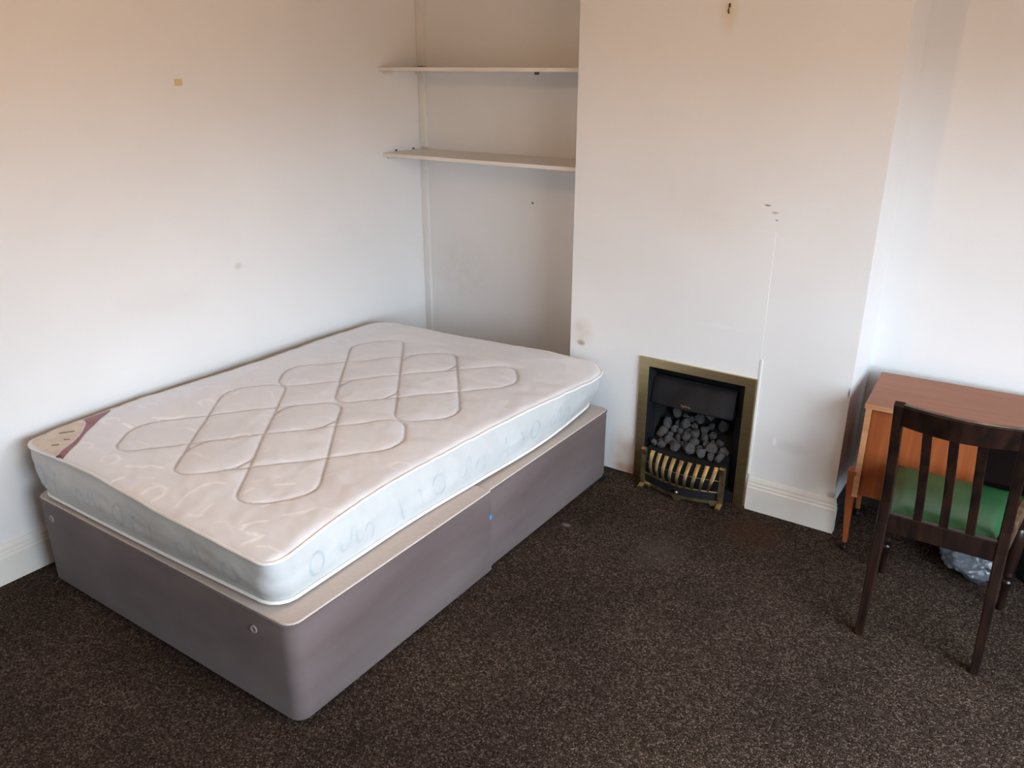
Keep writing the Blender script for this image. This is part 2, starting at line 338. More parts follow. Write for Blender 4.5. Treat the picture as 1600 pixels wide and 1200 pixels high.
# ---------------------------------------------------------------- mattress
def spl(xs, ys):
    xs = np.array(xs, float); ys = np.array(ys, float)
    m_ = np.gradient(ys, xs)
    def f(x):
        x = np.clip(x, xs[0], xs[-1]); i = np.clip(np.searchsorted(xs, x)-1, 0, len(xs)-2)
        h = xs[i+1]-xs[i]; t_ = (x-xs[i])/h
        return (2*t_**3-3*t_**2+1)*ys[i]+(t_**3-2*t_**2+t_)*h*m_[i]+(-2*t_**3+3*t_**2)*ys[i+1]+(t_**3-t_**2)*h*m_[i+1]
    return f
ML, MR = spl([0, .14, .37, .64, .88, 1], [.078, .056, .070, .095, .082, .080]), spl([0, .1, .27, .55, .8, .92, 1], [1.438, 1.408, 1.385, 1.405, 1.448, 1.462, 1.448])
Y0, Y1 = spl([0, .35, .68, 1], [-1.995, -1.992, -2.018, -2.020]), spl([0, .3, .6, .85, 1], [-.115, -.125, -.088, -.060, -.070])
BL_, BR_ = spl([0, .5, 1], [.160, .150, .135]), spl([0, .16, .32, .51, .74, 1], [1.408, 1.402, 1.398, 1.414, 1.428, 1.395])
BY0, BY1 = spl([0, .5, 1], [-2.004, -2.004, -1.990]), spl([0, .5, 1], [-.10, -.095, -.10])
ZB = spl([0, .2, .45, .52, .6, 1], [.372, .370, .368, .368, .366, .372])
def uvgrid():
    r = .085
    arc = [r*(1-math.cos(math.radians(a_))) for a_ in range(0, 90, 6)]
    L = 1.9; v = np.array(arc+list(np.arange(r, L-r, .0062))+[L-a_ for a_ in arc[::-1]])/L
    u = np.linspace(0, 1, 216); return u, v, r
u_, v_, rc = uvgrid()
def outline(u, v, l, r, y0, y1, rn=.06, rf=.13):
    """map u,v in [0,1] to a rounded quad"""
    xl, xr = l(v), r(v)
    dn = np.clip(v*1.9/rn, 0, 1); df = np.clip((1-v)*1.9/rf, 0, 1)
    ins = rn*(1-np.sqrt(1-(1-dn)**2))+rf*(1-np.sqrt(np.clip(1-(1-df)**2, 0, 1)))
    xl = xl+ins; xr = xr-ins
    x = xl+(xr-xl)*u; s = (x-.08)/1.36
    return x, y0(s)+(y1(s)-y0(s))*v
U, V = np.meshgrid(u_, v_)
X, Y = outline(U, V, ML, MR, Y0, Y1)
# quilt lattice -----------------------------------------------------------
def seg_dist(PX, PY, pts):
    d = np.full(PX.shape, 9.0)
    for (ax, ay), (bx, by) in zip(pts, pts[1:]):
        dx, dy = bx-ax, by-ay; L2 = dx*dx+dy*dy+1e-12
        t_ = np.clip(((PX-ax)*dx+(PY-ay)*dy)/L2, 0, 1)
        d = np.minimum(d, np.hypot(PX-ax-t_*dx, PY-ay-t_*dy))
    return d
def lobe(n0, n1, s0, s1, r=.085):
    o = []
    for cn, cs, a0 in ((n1, s1, 0), (n0, s1, 90), (n0, s0, 180), (n1, s0, 270)):
        sn = -1 if cn == n1 else 1; ss = -1 if cs == s1 else 1
        for k in range(7): a_ = math.radians(a0+15*k); o.append((cn+sn*r+r*math.cos(a_), cs+ss*r+r*math.sin(a_)))
    return o+[o[0]]
curves = []
h_ = .252; e_ = .512
for cx_, cy_ in ((.762, -1.472), (.758, -.725)):
    def A(n, q): # n along n1=(.777,.63), q along n2=(-.777,.63): solve for x,y
        return (cx_+(n-q)/(2*.777), cy_+(n+q)/(2*.63))
    for (a0, a1, b0, b1) in ((-h_, 0, -h_, e_), (0, h_, -e_, h_), (-e_, h_, 0, h_), (-h_, e_, -h_, 0)):
        curves.append([A(n, q) for n, q in lobe(a0, a1, b0, b1)])
dq = np.full(X.shape, 9.0)
for cpt in curves: dq = np.minimum(dq, seg_dist(X, Y, cpt))
edge = np.minimum(np.minimum(U*1.36, (1-U)*1.36), np.minimum(V, 1-V)*1.9)
cen = np.hypot((X-.76)/.75, (Y+1.05)/1.05)
Z = .549+.010*np.clip(1-cen**2, -.4, 1) - .013*np.exp(-edge/.014) + .0025*np.sin(X*9+1)*np.sin(Y*7) + .003*np.exp(-edge/.05)
Z += .0070*(1-np.exp(-np.clip(dq, 0, .2)/.028)) - .0040*np.exp(-(dq/.0040)**2)
rng = random.Random(3)                      # small creases pulling at the edges and around the stitching
puck = np.zeros(X.shape)
def pn(x, y, k=0): return noise.noise(Vector((x, y, k)))
for j in range(X.shape[0]):
    for i in range(X.shape[1]):
        x, y = X[j, i], Y[j, i]
        puck[j, i] = pn(x*7, y*16, 2)*.0035+pn(x*22+y*8, y*26, 5)*.0016
Z += puck
# satin scroll strokes woven in the ticking, their sheen painted as white
strokes = []
def px(u, v, z=.553):
    d = fwd*1278.34+r2*(u-800)+u2*(600-v); c_ = Vector((3.0399, -3.222, 1.8141)); k = (z-c_.z)/d.z; p = c_+d*k; return (p.x, p.y)
def scroll(cx_, cy_, s, ang, kind):
    ca, sa = math.cos(ang), math.sin(ang); o = []
    for k in range(15):
        q = k/14
        if kind == 0: a_ = q*4.6; x, y = math.cos(a_)*(.6+.2*q), math.sin(a_)*.5
        elif kind == 1: x, y = q*2.2-1.1, .28*math.sin(q*5)
        else: x, y = q*1.2-.6, .12*q*q
        o.append((cx_+s*(x*ca-y*sa), cy_+s*(x*sa+y*ca)))
    return o
for gx in range(8):
    for gy in range(11):
        strokes.append((scroll(.17+gx*.17+rng.uniform(-.05, .05), -1.93+gy*.175+rng.uniform(-.05, .05), rng.uniform(.03, .065), rng.uniform(-.5, 1.2), rng.randrange(3)), rng.uniform(.3, 1.0)))
dam = np.zeros(X.shape)
for pts in ([(250, 850), (290, 820), (360, 805), (405, 820), (380, 860), (320, 890)], [(455, 940), (490, 900), (550, 850), (620, 805), (700, 782), (765, 790)], [(600, 1000), (650, 950), (690, 920)],
            [(870, 1080), (890, 1050), (950, 1030), (1030, 1020)], [(880, 1160), (950, 1135), (1005, 1110), (900, 1095)], [(130, 410), (180, 432)], [(320, 375), (420, 380), (510, 365)],
            [(160, 680), (250, 690), (300, 680), (380, 695)], [(60, 765), (130, 752)], [(940, 820), (880, 850)], [(1080, 800), (1200, 790)], [(1130, 985), (1230, 970), (1350, 935)], [(180, 910), (230, 880)]):
    dam = np.maximum(dam, np.exp(-(seg_dist(X, Y, [px(160+a_/4, 560+b_/4) for a_, b_ in pts])/.0055)**4))
for pts, k in strokes: dam = np.maximum(dam, k*np.exp(-(seg_dist(X, Y, pts)/.0045)**4))
dam *= np.clip(.35+.9*np.clip((-Y-.9), 0, 1)+.2*(1-X), 0, 1)  # painted sheen: strokes whiten towards the near left end
stitch_shade = .75*np.exp(-(dq/.0030)**2)  # thread shadow along the quilting grooves, painted into the colour
def grid_mesh(name, P, attrs, wrap=False):
    nj, ni = P.shape[:2]; verts = P.reshape(-1, 3).tolist(); faces = []
    for j in range(nj-1):
        for i in range(ni-1 if not wrap else ni):
            k = (i+1) % ni; faces.append((j*ni+i, j*ni+k, (j+1)*ni+k, (j+1)*ni+i))
    me = bpy.data.meshes.new(name); me.from_pydata(verts, [], faces)
    for an, arr in attrs.items():
        at = me.attributes.new(an, 'FLOAT', 'POINT'); at.data.foreach_set('value', arr.reshape(-1).astype(np.float32))
    return me
MC = Vector((.77, -1.05, .368))
mt = thing('mattress', 'white double mattress with quilted pale pink top, lying on the divan base', 'mattress', MC)
off = np.array(MC)
link('top_panel', grid_mesh('top_panel', np.dstack([X, Y, Z])-off, dict(damask=dam, stitch_shade=stitch_shade)), m_top, mt, smooth=True)
def loop(arrs):   # boundary of a v,u grid, counter-clockwise
    return np.concatenate([np.stack([a_[0, :-1] for a_ in arrs], 1), np.stack([a_[:-1, -1] for a_ in arrs], 1), np.stack([a_[-1, :0:-1] for a_ in arrs], 1), np.stack([a_[:0:-1, 0] for a_ in arrs], 1)])
BX, BY = outline(U, V, BL_, BR_, BY0, BY1, .07, .11)
top = loop([X, Y, Z]); bot = loop([BX, BY, ZB(V)+.012])
vv = loop([U, V])
nrm = np.roll(bot[:, :2], -3, 0)-np.roll(bot[:, :2], 3, 0); nrm = np.stack([nrm[:, 1], -nrm[:, 0]], 1); nrm /= np.linalg.norm(nrm, axis=1)[:, None]+1e-9
NZ = 34; rows = []
arc = np.cumsum(np.r_[0, np.hypot(*np.diff(top[:, :2], axis=0).T)])
for k in range(NZ+1):
    t_ = k/NZ; zt = top[:, 2]-.002
    p = np.empty_like(top); p[:, :2] = bot[:, :2]*(1-t_)+top[:, :2]*t_
    wob = np.array([pn(s*7, t_*2.5, 9)*.006+pn(s*2.2, t_*1.5, 4)*.006+pn(s*25, t_*6, 1)*.0016 for s in arc])
    p[:, :2] += nrm*((.016*math.sin(math.pi*t_)+wob*math.sin(math.pi*t_)-.002))[:, None]
    p[:, 2] = bot[:, 2]+(zt-bot[:, 2])*t_; rows.append(p)
P = np.array(rows)
# printed scroll marks round the border
def ell(cy_, cz_, ry, rz, a0=0, a1=360, n=22): return [(cy_+ry*math.cos(math.radians(a0+(a1-a0)*k/n)), cz_+rz*math.sin(math.radians(a0+(a1-a0)*k/n))) for k in range(n+1)]
def motif(y, sgn=1):
    o = [(ell(y, .456, .030, .036, 20, 375), .75)]
    kx = [(0, -.002), (.004, -.024), (.022, -.032), (.040, -.010), (.052, .026), (.066, .034), (.070, .008), (.072, -.020), (.084, -.034), (.100, -.022), (.112, .002), (.126, .014), (.142, .002), (.147, -.026), (.140, -.050)]
    qq = np.linspace(0, 14, 60); sc = list(zip(np.array(spl(range(15), [a_ for a_, _ in kx])(qq)), np.array(spl(range(15), [b_ for _, b_ in kx])(qq))))
    o.append(([(y+sgn*(.105+a_), .462+b_*.95) for a_, b_ in sc], .5))
    o.append(([(y+sgn*(.385+a_), .447+b_) for a_, b_ in ((0, .04), (.003, .01), (.008, -.02), (.02, -.045))], .62))
    o.append(([(y+sgn*(.485+a_), .455+b_) for a_, b_ in ((-.006, .022), (.004, .018), (.006, 0), (.010, -.022), (.012, -.045))], .62))
    return o
mk = np.zeros(P.shape[:2]); zz = (P[..., 2]-.0)
right = (nrm[:, 0] > .75)[None, :]; near = (nrm[:, 1] < -.75)[None, :]
for y in (-1.847, -1.262, -.684, -.12):
    for pts, k in motif(y): mk = np.maximum(mk, right*k*(.65+.35*np.sin(P[..., 1]*90+zz*60))*np.exp(-(seg_dist(P[..., 1], zz, pts)/.0048)**4))
for x in (1.25, .68, .2):
    for pts, k in motif(x, -1): mk = np.maximum(mk, near*.7*k*np.exp(-(seg_dist(P[..., 0], zz, pts)/.006)**4))
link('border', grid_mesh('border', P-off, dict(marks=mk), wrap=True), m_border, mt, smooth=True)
bm = bmesh.new(); vs = [bm.verts.new(p) for p in (bot-off)[::3]]; bm.faces.new(vs); obj('bottom_panel', bm, m_border, mt)
def piping(lp, dz, r, outw):
    q = lp[::3].copy(); n2 = nrm[::3]; q[:, :2] += n2*outw; q[:, 2] += dz; q -= off
    return sweep(bmesh.new(), q.tolist(), circ(r, 8), closed=True)
obj('top_piping', piping(top, 0, .0052, .002), m_pipe, mt, smooth=True)
obj('bottom_piping', piping(bot, -.004, .0055, .002), m_pipe, mt, smooth=True)
# corner label: points given on the mattress top, laid on the real surface
def topz(x, y):
    k = np.argmin((X-x)**2+(Y-y)**2); return Z.flat[k]
def patch(name, poly, m, parent, dz):
    """fill a polygon finely so that it follows the quilted surface"""
    poly = np.array(poly); x0, y0 = poly.min(0); x1, y1 = poly.max(0); st = .004
    bm = bmesh.new(); vs = [bm.verts.new((x, y, 0)) for x, y in poly]; bm.faces.new(vs)
    for ax, lo, hi in ((0, x0, x1), (1, y0, y1)):
        g = lo+.012
        while g < hi:
            bmesh.ops.bisect_plane(bm, geom=bm.verts[:]+bm.edges[:]+bm.faces[:], plane_co=(g, 0, 0) if ax == 0 else (0, g, 0), plane_no=(1, 0, 0) if ax == 0 else (0, 1, 0)); g += .012
    for v in bm.verts: v.co.z = topz(v.co.x, v.co.y)+dz
    for v in bm.verts: v.co -= MC
    return obj(name, bm, m, parent, smooth=True)
def lx(y): v = (y+1.995)/1.88; return float(ML(np.array([v]))[0])
cl = [(lx(-1.97)+.008, -1.955), (lx(-1.93)+.005, -1.90), (lx(-1.82)+.005, -1.80), (.115, -1.785), (.165, -1.825), (.205, -1.865), (.235, -1.90), (.258, -1.94), (.285, -1.985), (.20, -1.988), (.12, -1.985)]
lab = patch('corner_label', cl, m_label, mt, .0012)
edgec = [(.094, -1.772), (.120, -1.780), (.170, -1.818), (.212, -1.858), (.243, -1.896), (.268, -1.936), (.297, -1.985)]
patch('label_edging', edgec+[(a_-.009, b_-.004) for a_, b_ in edgec[::-1]], m_pinkline, lab, .0017).location = (0, 0, 0)
patch('label_stripe', [(lx(-1.765)+.006, -1.765)]+edgec[1:]+[(.335, -1.99), (.318, -1.962), (.270, -1.90), (.20, -1.825), (.13, -1.73), (.085, -1.66), (lx(-1.655)+.006, -1.655)], m_burg, lab, .0014)
def word(y0, x0, n, s, ang, m=m_ink):
    bm = bmesh.new(); ca, sa = math.cos(ang), math.sin(ang)
    for k in range(n):
        hh = s*rng.uniform(.7, 1.2)
        for part in range(2):
            cx_, cy_ = x0+(k*s*.75+part*s*.3)*ca, y0+(k*s*.75+part*s*.3)*sa
            abox(bm, -s*.12, s*.12, -hh*.5, hh*.5, 0, .0006, mat4=Matrix.Translation((cx_-MC.x, cy_-MC.y, topz(cx_, cy_)+.0022-MC.z)) @ Matrix.Rotation(ang+(.5 if part else 0), 4, 'Z'))
    return bm
obj('label_print', word(-1.885, .125, 7, .010, .95), m_ink, lab)
obj('label_print', word(-1.905, .195, 4, .008, .6), m_ink, lab)
obj('label_print', word(-1.955, .205, 3, .011, .9), m_ink, lab)
bm = bmesh.new(); lathe(bm, [(.001, 0), (.011, 0), (.010, .001)], 14); obj('label_print', bm, m_inkdark, lab, (.307-MC.x, -1.985-MC.y, topz(.307, -1.985)+.002-MC.z))

# ---------------------------------------------------------------- inset coal-effect fire
F0, F1, FZ = 1.567, 2.1005, .603
fr = thing('inset_fireplace', 'brass-framed black inset fire set in the chimney breast', 'fireplace', ((F0+F1)/2, -.01, 0))
fo = Vector((-(F0+F1)/2, .01, 0))
def fobj(name, bm, m, par=fr, smooth=False):
    if par is fr: bm.transform(Matrix.Translation(fo))
    return obj(name, bm, m, par, smooth=smooth)
bm = bmesh.new(); iw = .046
def quadprism(bm, pts, y0, y1):
    return prism(bm, pts, lambda a_, b_, d: (a_, y0+d, b_), y1-y0)
quadprism(bm, [(F0, 0), (F0+iw, 0), (F0+iw, FZ-.040), (F0, FZ)], -.014, -.003)
quadprism(bm, [(F1, 0), (F1, FZ), (F1-iw, FZ-.040), (F1-iw, 0)], -.014, -.003)
quadprism(bm, [(F0, FZ), (F0+iw, FZ-.040), (F1-iw, FZ-.040), (F1, FZ)], -.014, -.003)
bmesh.ops.bevel(bm, geom=bm.edges[:], offset=.0012, segments=1, affect='EDGES'); fobj('brass_frame', bm, m_brass)
I0, I1, IZ = F0+iw, F1-iw, FZ-.040           # inner edge of brass
N0, N1, NZ2 = I0+.016, I1-.048, IZ-.045       # back edge of the black splay
bm = bmesh.new()
def splay(bm, ax, az, bx, bz, ya=-.012, yb=.045):
    vs = [bm.verts.new(p) for p in ((ax, ya, az), (bx, yb, bz))]
outer = [(I0, 0), (I0, IZ), (I1, IZ), (I1, 0)]; inner = [(N0, 0), (N0, NZ2), (N1, NZ2), (N1, 0)]
oa = [bm.verts.new((x, -.012, z)) for x, z in outer]; ia = [bm.verts.new((x, .05, z)) for x, z in inner]
ob_ = [bm.verts.new((x, .055, z)) for x, z in outer]
for k in range(3): bm.faces.new((oa[k], oa[k+1], ia[k+1], ia[k])); bm.faces.new((oa[k], oa[k+1], ob_[k+1], ob_[k])); bm.faces.new((ob_[k], ob_[k+1], ia[k+1], ia[k]))
bm.faces.new((oa[0], ia[0], ob_[0])); bm.faces.new((oa[3], ia[3], ob_[3])); fobj('surround', bm, m_iron)
bm = bmesh.new()                              # hood: bowed plate with a turned lip
nseg = 14
for k in range(nseg+1):
    q = k/nseg; x = N0-.004+(N1-N0+.008)*q; bow = -.03*math.sin(math.pi*q)
    row = [(.046+bow*.1, NZ2-.002), (.030+bow*.4, NZ2-.012), (.020+bow*.5, NZ2-.03), (.006+bow, NZ2-.120+.010*math.sin(math.pi*q)), (-.002+bow, NZ2-.126+.010*math.sin(math.pi*q)), (.006+bow, NZ2-.132+.010*math.sin(math.pi*q)), (.030+bow*.5, NZ2-.128), (.05, NZ2-.1)]
    cur = [bm.verts.new((x, y, z)) for y, z in row]
    if k:
        for j in range(len(row)): bm.faces.new((prev[j], prev[(j+1) % len(row)], cur[(j+1) % len(row)], cur[j]))
    prev = cur
hood = fobj('hood', bm, m_iron, smooth=True)
bm = bmesh.new(); rng2 = random.Random(2)     # small crest on the hood lip
for k in range(7):
    abox(bm, -.004, .004, -.003, .003, -.004, .004, bev=.0015, mat4=Matrix.Translation(((N0+N1)/2-.012+(k-3)*.006+fo.x, -.028+fo.y, NZ2-.108+rng2.uniform(0, .008))) @ Matrix.Rotation(rng2.uniform(0, 3), 4, 'Y'))
obj('crest', bm, m_brass_dull, hood)
bm = bmesh.new()                              # firebox shell
abox(bm, N0-.012, N0, .05, .28, 0, NZ2+.01); abox(bm, N1, N1+.012, .05, .28, 0, NZ2+.01); abox(bm, N0, N1, .26, .28, 0, NZ2+.01); abox(bm, N0, N1, .05, .26, NZ2, NZ2+.01)
fobj('firebox', bm, m_iron2)
bm = bmesh.new()                              # tray that carries the coals: a step and a slope
prism(bm, [(-.035, .02), (-.035, .165), (.02, .172), (.20, .30), (.24, .30), (.24, .02)], lambda a_, b_, d: (N0+.002+d, a_+.01, b_), N1-N0-.004)
fobj('fuel_tray', bm, m_iron2)
bm = bmesh.new(); abox(bm, I0+.004, I1-.004, -.012, .045, 0, .055, bev=.003); fobj('base_plate', bm, m_iron)
# brass fret: posts, rails, bars, apron
G0, G1 = 1.652, 2.022; gy = -.088
for x in (G0, G1):
    bm = bmesh.new()
    prism(bm, [(-.004, .012), (-.012, .05), (-.006, .10), (-.004, .165), (-.009, .188), (-.020, .194), (-.022, .200), (-.012, .207), (.006, .204), (.013, .192), (.010, .165), (.012, .10), (.010, .05), (.013, .012)], lambda a_, b_, d: (x-.011+d, gy+a_, b_), .022)
    bmesh.ops.bevel(bm, geom=[e_2 for e_2 in bm.edges if abs(e_2.verts[0].co.x-e_2.verts[1].co.x) < 1e-6], offset=.0025, segments=2, affect='EDGES')
    p = fobj('fret_post', bm, m_brass_dull)
    bm = bmesh.new(); pts = [(x, gy+.006, .020), (x, gy-.008, .018), (x, gy-.020, .010), (x, gy-.030, .008)]
    sweep(bm, pts, rrect(.024, .014, .004)); bm.transform(Matrix.Translation(fo)); o = obj('foot', bm, m_brass_dull, p)
def bowx(q, y0=gy+.006, b=-.045): return y0+b*math.sin(math.pi*q)
rail = [(G0+(G1-G0)*k/20, bowx(k/20), .076) for k in range(21)]
fobj('lower_rail', sweep(bmesh.new(), rail, rrect(.007, .010, .003)), m_brass_dull, smooth=True)
toprail = [(G0+.012+(G1-G0-.024)*k/20, gy+.030-.030*math.sin(math.pi*k/20), .176) for k in range(21)]
fobj('upper_rail', sweep(bmesh.new(), toprail, rrect(.010, .008, .003)), m_iron, smooth=True)
mid = [(G0+.008+(G1-G0-.016)*k/20, bowx(k/20, gy+.012, -.034), .128) for k in range(21)]
fobj('middle_rail', sweep(bmesh.new(), mid, circ(.0022, 6)), m_brass_dull, smooth=True)
NB = 9
for k in range(NB):
    qt = (k+.5)/NB; qb = .5+(qt-.5)*.80
    xt = G0+.016+(G1-G0-.032)*qt; xb = G0+(G1-G0)*qb; pts = []
    for j in range(11):
        s = j/10; a_ = s*math.pi/2
        x = xt+(xb-xt)*(s**2.0); z = .186-(.186-.074)*math.sin(a_)**1.0
        z = .186-(.106)*s; yb_ = gy+.024-.030*math.sin(math.pi*qt); yt_ = bowx(qb)+.004
        y = yb_+(yt_-yb_)*s-.032*math.sin(math.pi*s*.9)*(.6+.4*math.sin(math.pi*qt)); pts.append((x, y, z))
    w_ = [(1.15-.5*j/10, 1) for j in range(11)]
    fobj('fret_bar', sweep(bmesh.new(), pts, rrect(.018, .007, .0025), scales=w_, upv=(0, 1, 0)), m_brass_dull, smooth=True)
bm = bmesh.new(); n = 24                      # dark ash-front behind the apron
for k in range(n): 
    q0, q1 = k/n, (k+1)/n
    vs = [bm.verts.new((G0+(G1-G0)*q, bowx(q)+.004, z)) for q, z in ((q0, .02), (q1, .02), (q1, .072), (q0, .072))]; bm.faces.new(vs)
bmesh.ops.remove_doubles(bm, verts=bm.verts, dist=1e-5); bmesh.ops.solidify(bm, geom=bm.faces[:], thickness=.003)
fobj('ash_front', bm, m_iron)
bm = bmesh.new()                              # brass apron with two shallow cut-outs and a centre foot
prof = []
for k in range(41):
    q = k/40; low = .020
    if abs(q-.5) < .035 or q < .03 or q > .97: low = .0015
    elif abs(q-.5) < .06 or q < .12 or q > .88: low = .014
    if q < .12 or q > .88: low = min(low, .008)
    prof.append((q, low, .033+.003*abs(math.cos(math.pi*q))))
for (qa, la, ha), (qb_, lb, hb) in zip(prof, prof[1:]):
    vs = [bm.verts.new((G0+(G1-G0)*q, bowx(q)-.002, z)) for q, z in ((qa, la), (qb_, lb), (qb_, hb), (qa, ha))]; bm.faces.new(vs)
bmesh.ops.remove_doubles(bm, verts=bm.verts, dist=1e-5); bmesh.ops.solidify(bm, geom=bm.faces[:], thickness=.004)
fobj('apron', bm, m_brass_dull)
bm = bmesh.new(); bmesh.ops.create_uvsphere(bm, u_segments=14, v_segments=10, radius=.009); bm.transform(Matrix.Translation(((G0+G1)/2, bowx(.5)-.008, .048)))
fobj('knob', bm, m_brass_dull, smooth=True)
# coals, each on its own
def coal_mesh(seed):
    rg = random.Random(seed); bm = bmesh.new(); bmesh.ops.create_icosphere(bm, subdivisions=3, radius=1)
    pl_ = [(Vector((rg.gauss(0, 1), rg.gauss(0, 1), rg.gauss(0, 1))).normalized(), rg.uniform(.55, .85)) for _ in range(9)]
    for v in bm.verts:
        for n_, d_ in pl_:
            s = v.co.dot(n_)
            if s > d_: v.co -= n_*(s-d_)
        v.co *= 1+.09*noise.noise(v.co*2.6+Vector((seed, 0, 0)))
    me = bpy.data.meshes.new('coal'); bm.to_mesh(me); bm.free()
    for p in me.polygons: p.use_smooth = True
    me.set_sharp_from_angle(angle=math.radians(24)); me.materials.append(m_coal); return me
cms = [coal_mesh(s) for s in range(8)]
rc_ = random.Random(11); NC = 40              # settle the lumps on the sloping tray so that they touch without sinking in
def tray_z(y): return .166 if y < -.02 else (.172 if y < .03 else .172+(min(y, .21)-.03)*.128/.18)
cp = [[rc_.uniform(N0+.03, N1-.03), rc_.uniform(-.005, .20), 0, rc_.choice((.015, .018, .021, .024, .027))] for _ in range(NC)]
for q in cp: q[2] = tray_z(q[1])+.05+rc_.uniform(0, .08)
for it in range(500):
    for q in cp:
        q[2] -= .0012; q[1] -= .0001
    for _ in range(6):
        for a_ in range(NC):
            for b_ in range(a_+1, NC):
                A_, B_ = cp[a_], cp[b_]; dx, dy, dz = A_[0]-B_[0], A_[1]-B_[1], A_[2]-B_[2]; d = math.sqrt(dx*dx+dy*dy+dz*dz)+1e-9; m_ = A_[3]+B_[3]
                if d < m_:
                    k = (m_-d)/d*.5; A_[0] += dx*k; A_[1] += dy*k; A_[2] += dz*k; B_[0] -= dx*k; B_[1] -= dy*k; B_[2] -= dz*k
        for q in cp:
            q[0] = min(max(q[0], N0+.012+q[3]), N1-.012-q[3]); q[1] = min(max(q[1], -.012+q[3]*.6), .225-q[3])
            q[2] = max(q[2], tray_z(q[1])+q[3]*1.28)
for q in cp:
    o = bpy.data.objects.new('coal', cms[rc_.randrange(8)]); COL.objects.link(o); o.location = q[:3]
    s = q[3]*1.1; o.scale = (s, s, s*.97); o.rotation_euler = [rc_.uniform(0, 6) for _ in range(3)]
    tag(o, 'ash grey lump of coal heaped in the fire basket', 'coal', 'coals heaped in the fire basket')

# ---------------------------------------------------------------- sewing-cabinet style desk
rz = math.radians(3)
dk = thing('desk', 'orange teak desk with brown top in the right alcove', 'desk', (2.552, -.158, 0), rz)
DW, DD, DT = 1.0, .40, .652
obj('desktop', B(0, DW, 0, DD, DT-.019, DT, bev=.0015), m_nut, dk)
obj('edge_strip', B(.001, DW-.001, -.0012, .0008, DT-.0185, DT-.0006), m_edge, dk)
obj('side_panel', B(.006, .026, .006, DD-.004, .262, DT-.0195, bev=.001), [m_teak], dk)
obj('edge_strip', B(.0055, .0265, .0035, .0065, .262, DT-.0195), m_edge, dk)
obj('side_panel', B(DW-.026, DW-.006, .006, DD-.004, .262, DT-.0195, bev=.001), m_teak, dk)
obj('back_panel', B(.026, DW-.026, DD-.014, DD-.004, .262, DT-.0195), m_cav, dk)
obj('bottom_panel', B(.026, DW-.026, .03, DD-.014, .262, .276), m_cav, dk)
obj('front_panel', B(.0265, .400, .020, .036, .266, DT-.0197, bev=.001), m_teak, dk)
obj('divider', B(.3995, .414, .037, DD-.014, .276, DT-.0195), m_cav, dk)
def dleg(x, y, dx, dy):
    z1 = .37; bm = bmesh.new()
    sweep(bm, [(x+dx, y+dy, .038), (x+dx*.4, y+dy*.4, .2), (x, y, z1)], rrect(1, 1, .15), scales=[(.017, .017), (.028, .030), (.038, .040)])
    l = obj('leg', bm, m_teak, dk)
    bm = bmesh.new(); lathe(bm, [(.004, .036), (.011, .034), (.012, .028), (.0075, .026)], 12, (x+dx, y+dy, 0))
    w_2 = bmesh.new(); bmesh.ops.create_uvsphere(w_2, u_segments=14, v_segments=8, radius=.0135); w_2.transform(Matrix.Translation((x+dx, y+dy, .0135)))
    me = bpy.data.meshes.new('t'); w_2.to_mesh(me); w_2.free(); bm.from_mesh(me); obj('castor', bm, m_black, l, smooth=True)
for x, y, dx, dy in ((-.003, .022, .010, .02), (DW+.014, .030, -.018, .015), (-.014, DD-.03, .018, -.015), (DW+.014, DD-.03, -.018, -.015)): dleg(x, y, dx, dy)

# ---------------------------------------------------------------- dining chair
CX, CY = 2.914, -.40
ch = thing('dining_chair', 'dark wooden slat-back chair with green seat, pushed up to the desk', 'chair', (CX, CY, 0))
def cobj(name, bm, m, smooth=False, par=None):
    bm.transform(Matrix.Translation((-CX, -CY, 0))); return obj(name, bm, m, par or ch, smooth=smooth)
def post(xf, xt):
    pts = []
    for z, y in ((0, -.630), (.15, -.606), (.30, -.586), (.42, -.573), (.50, -.577), (.60, -.600), (.70, -.632), (.80, -.668), (.878, -.700)):
        pts.append((xf+(xt-xf)*z/.88, y, z))
    bm = sweep(bmesh.new(), pts, rrect(1, 1, .12), scales=[(.026, .026), (.029, .031), (.033, .038), (.034, .040), (.033, .036), (.032, .031), (.031, .028), (.031, .026), (.030, .024)], upv=(0, 1, 0))
    return cobj('back_post', bm, m_chair)
post(2.731, 2.734); post(3.084, 3.069)
bm = bmesh.new(); n = 18; T0, T1 = 2.747, 3.056    # bowed crest rail
for k in range(n+1):
    q = k/n; x = T0+(T1-T0)*q; b_ = .042*math.sin(math.pi*q); lift = .006*math.sin(math.pi*q)-.003
    def yy(z): return -.577-.125*((z-.5)/.378)-b_
    zt, zb = .880+lift-.004*q*0, .806+lift*.4
    row = [(yy(zb)-.009, zb), (yy(zt)-.009, zt-.003), (yy(zt)-.004, zt+.002), (yy(zt)+.006, zt+.002), (yy(zt)+.010, zt-.003), (yy(zb)+.010, zb)]
    cur = [bm.verts.new((x, y, z)) for y, z in row]
    if k:
        for j in range(6): bm.faces.new((prev[j], prev[(j+1) % 6], cur[(j+1) % 6], cur[j]))
    else: bm.faces.new(cur)
    prev = cur
bm.faces.new(prev); rail_o = cobj('crest_rail', bm, m_chair, True)
bm = bmesh.new(); pts = []                      # worn top edge
for k in range(n+1):
    q = k/n; pts.append((T0+(T1-T0)*q, -.577-.125*((.88-.5)/.378)-.042*math.sin(math.pi*q)+.001, .8828+.006*math.sin(math.pi*q)-.003))
cobj('worn_edge', sweep(bm, pts, rrect(.017, .0022, .0009)), m_worn, par=rail_o)
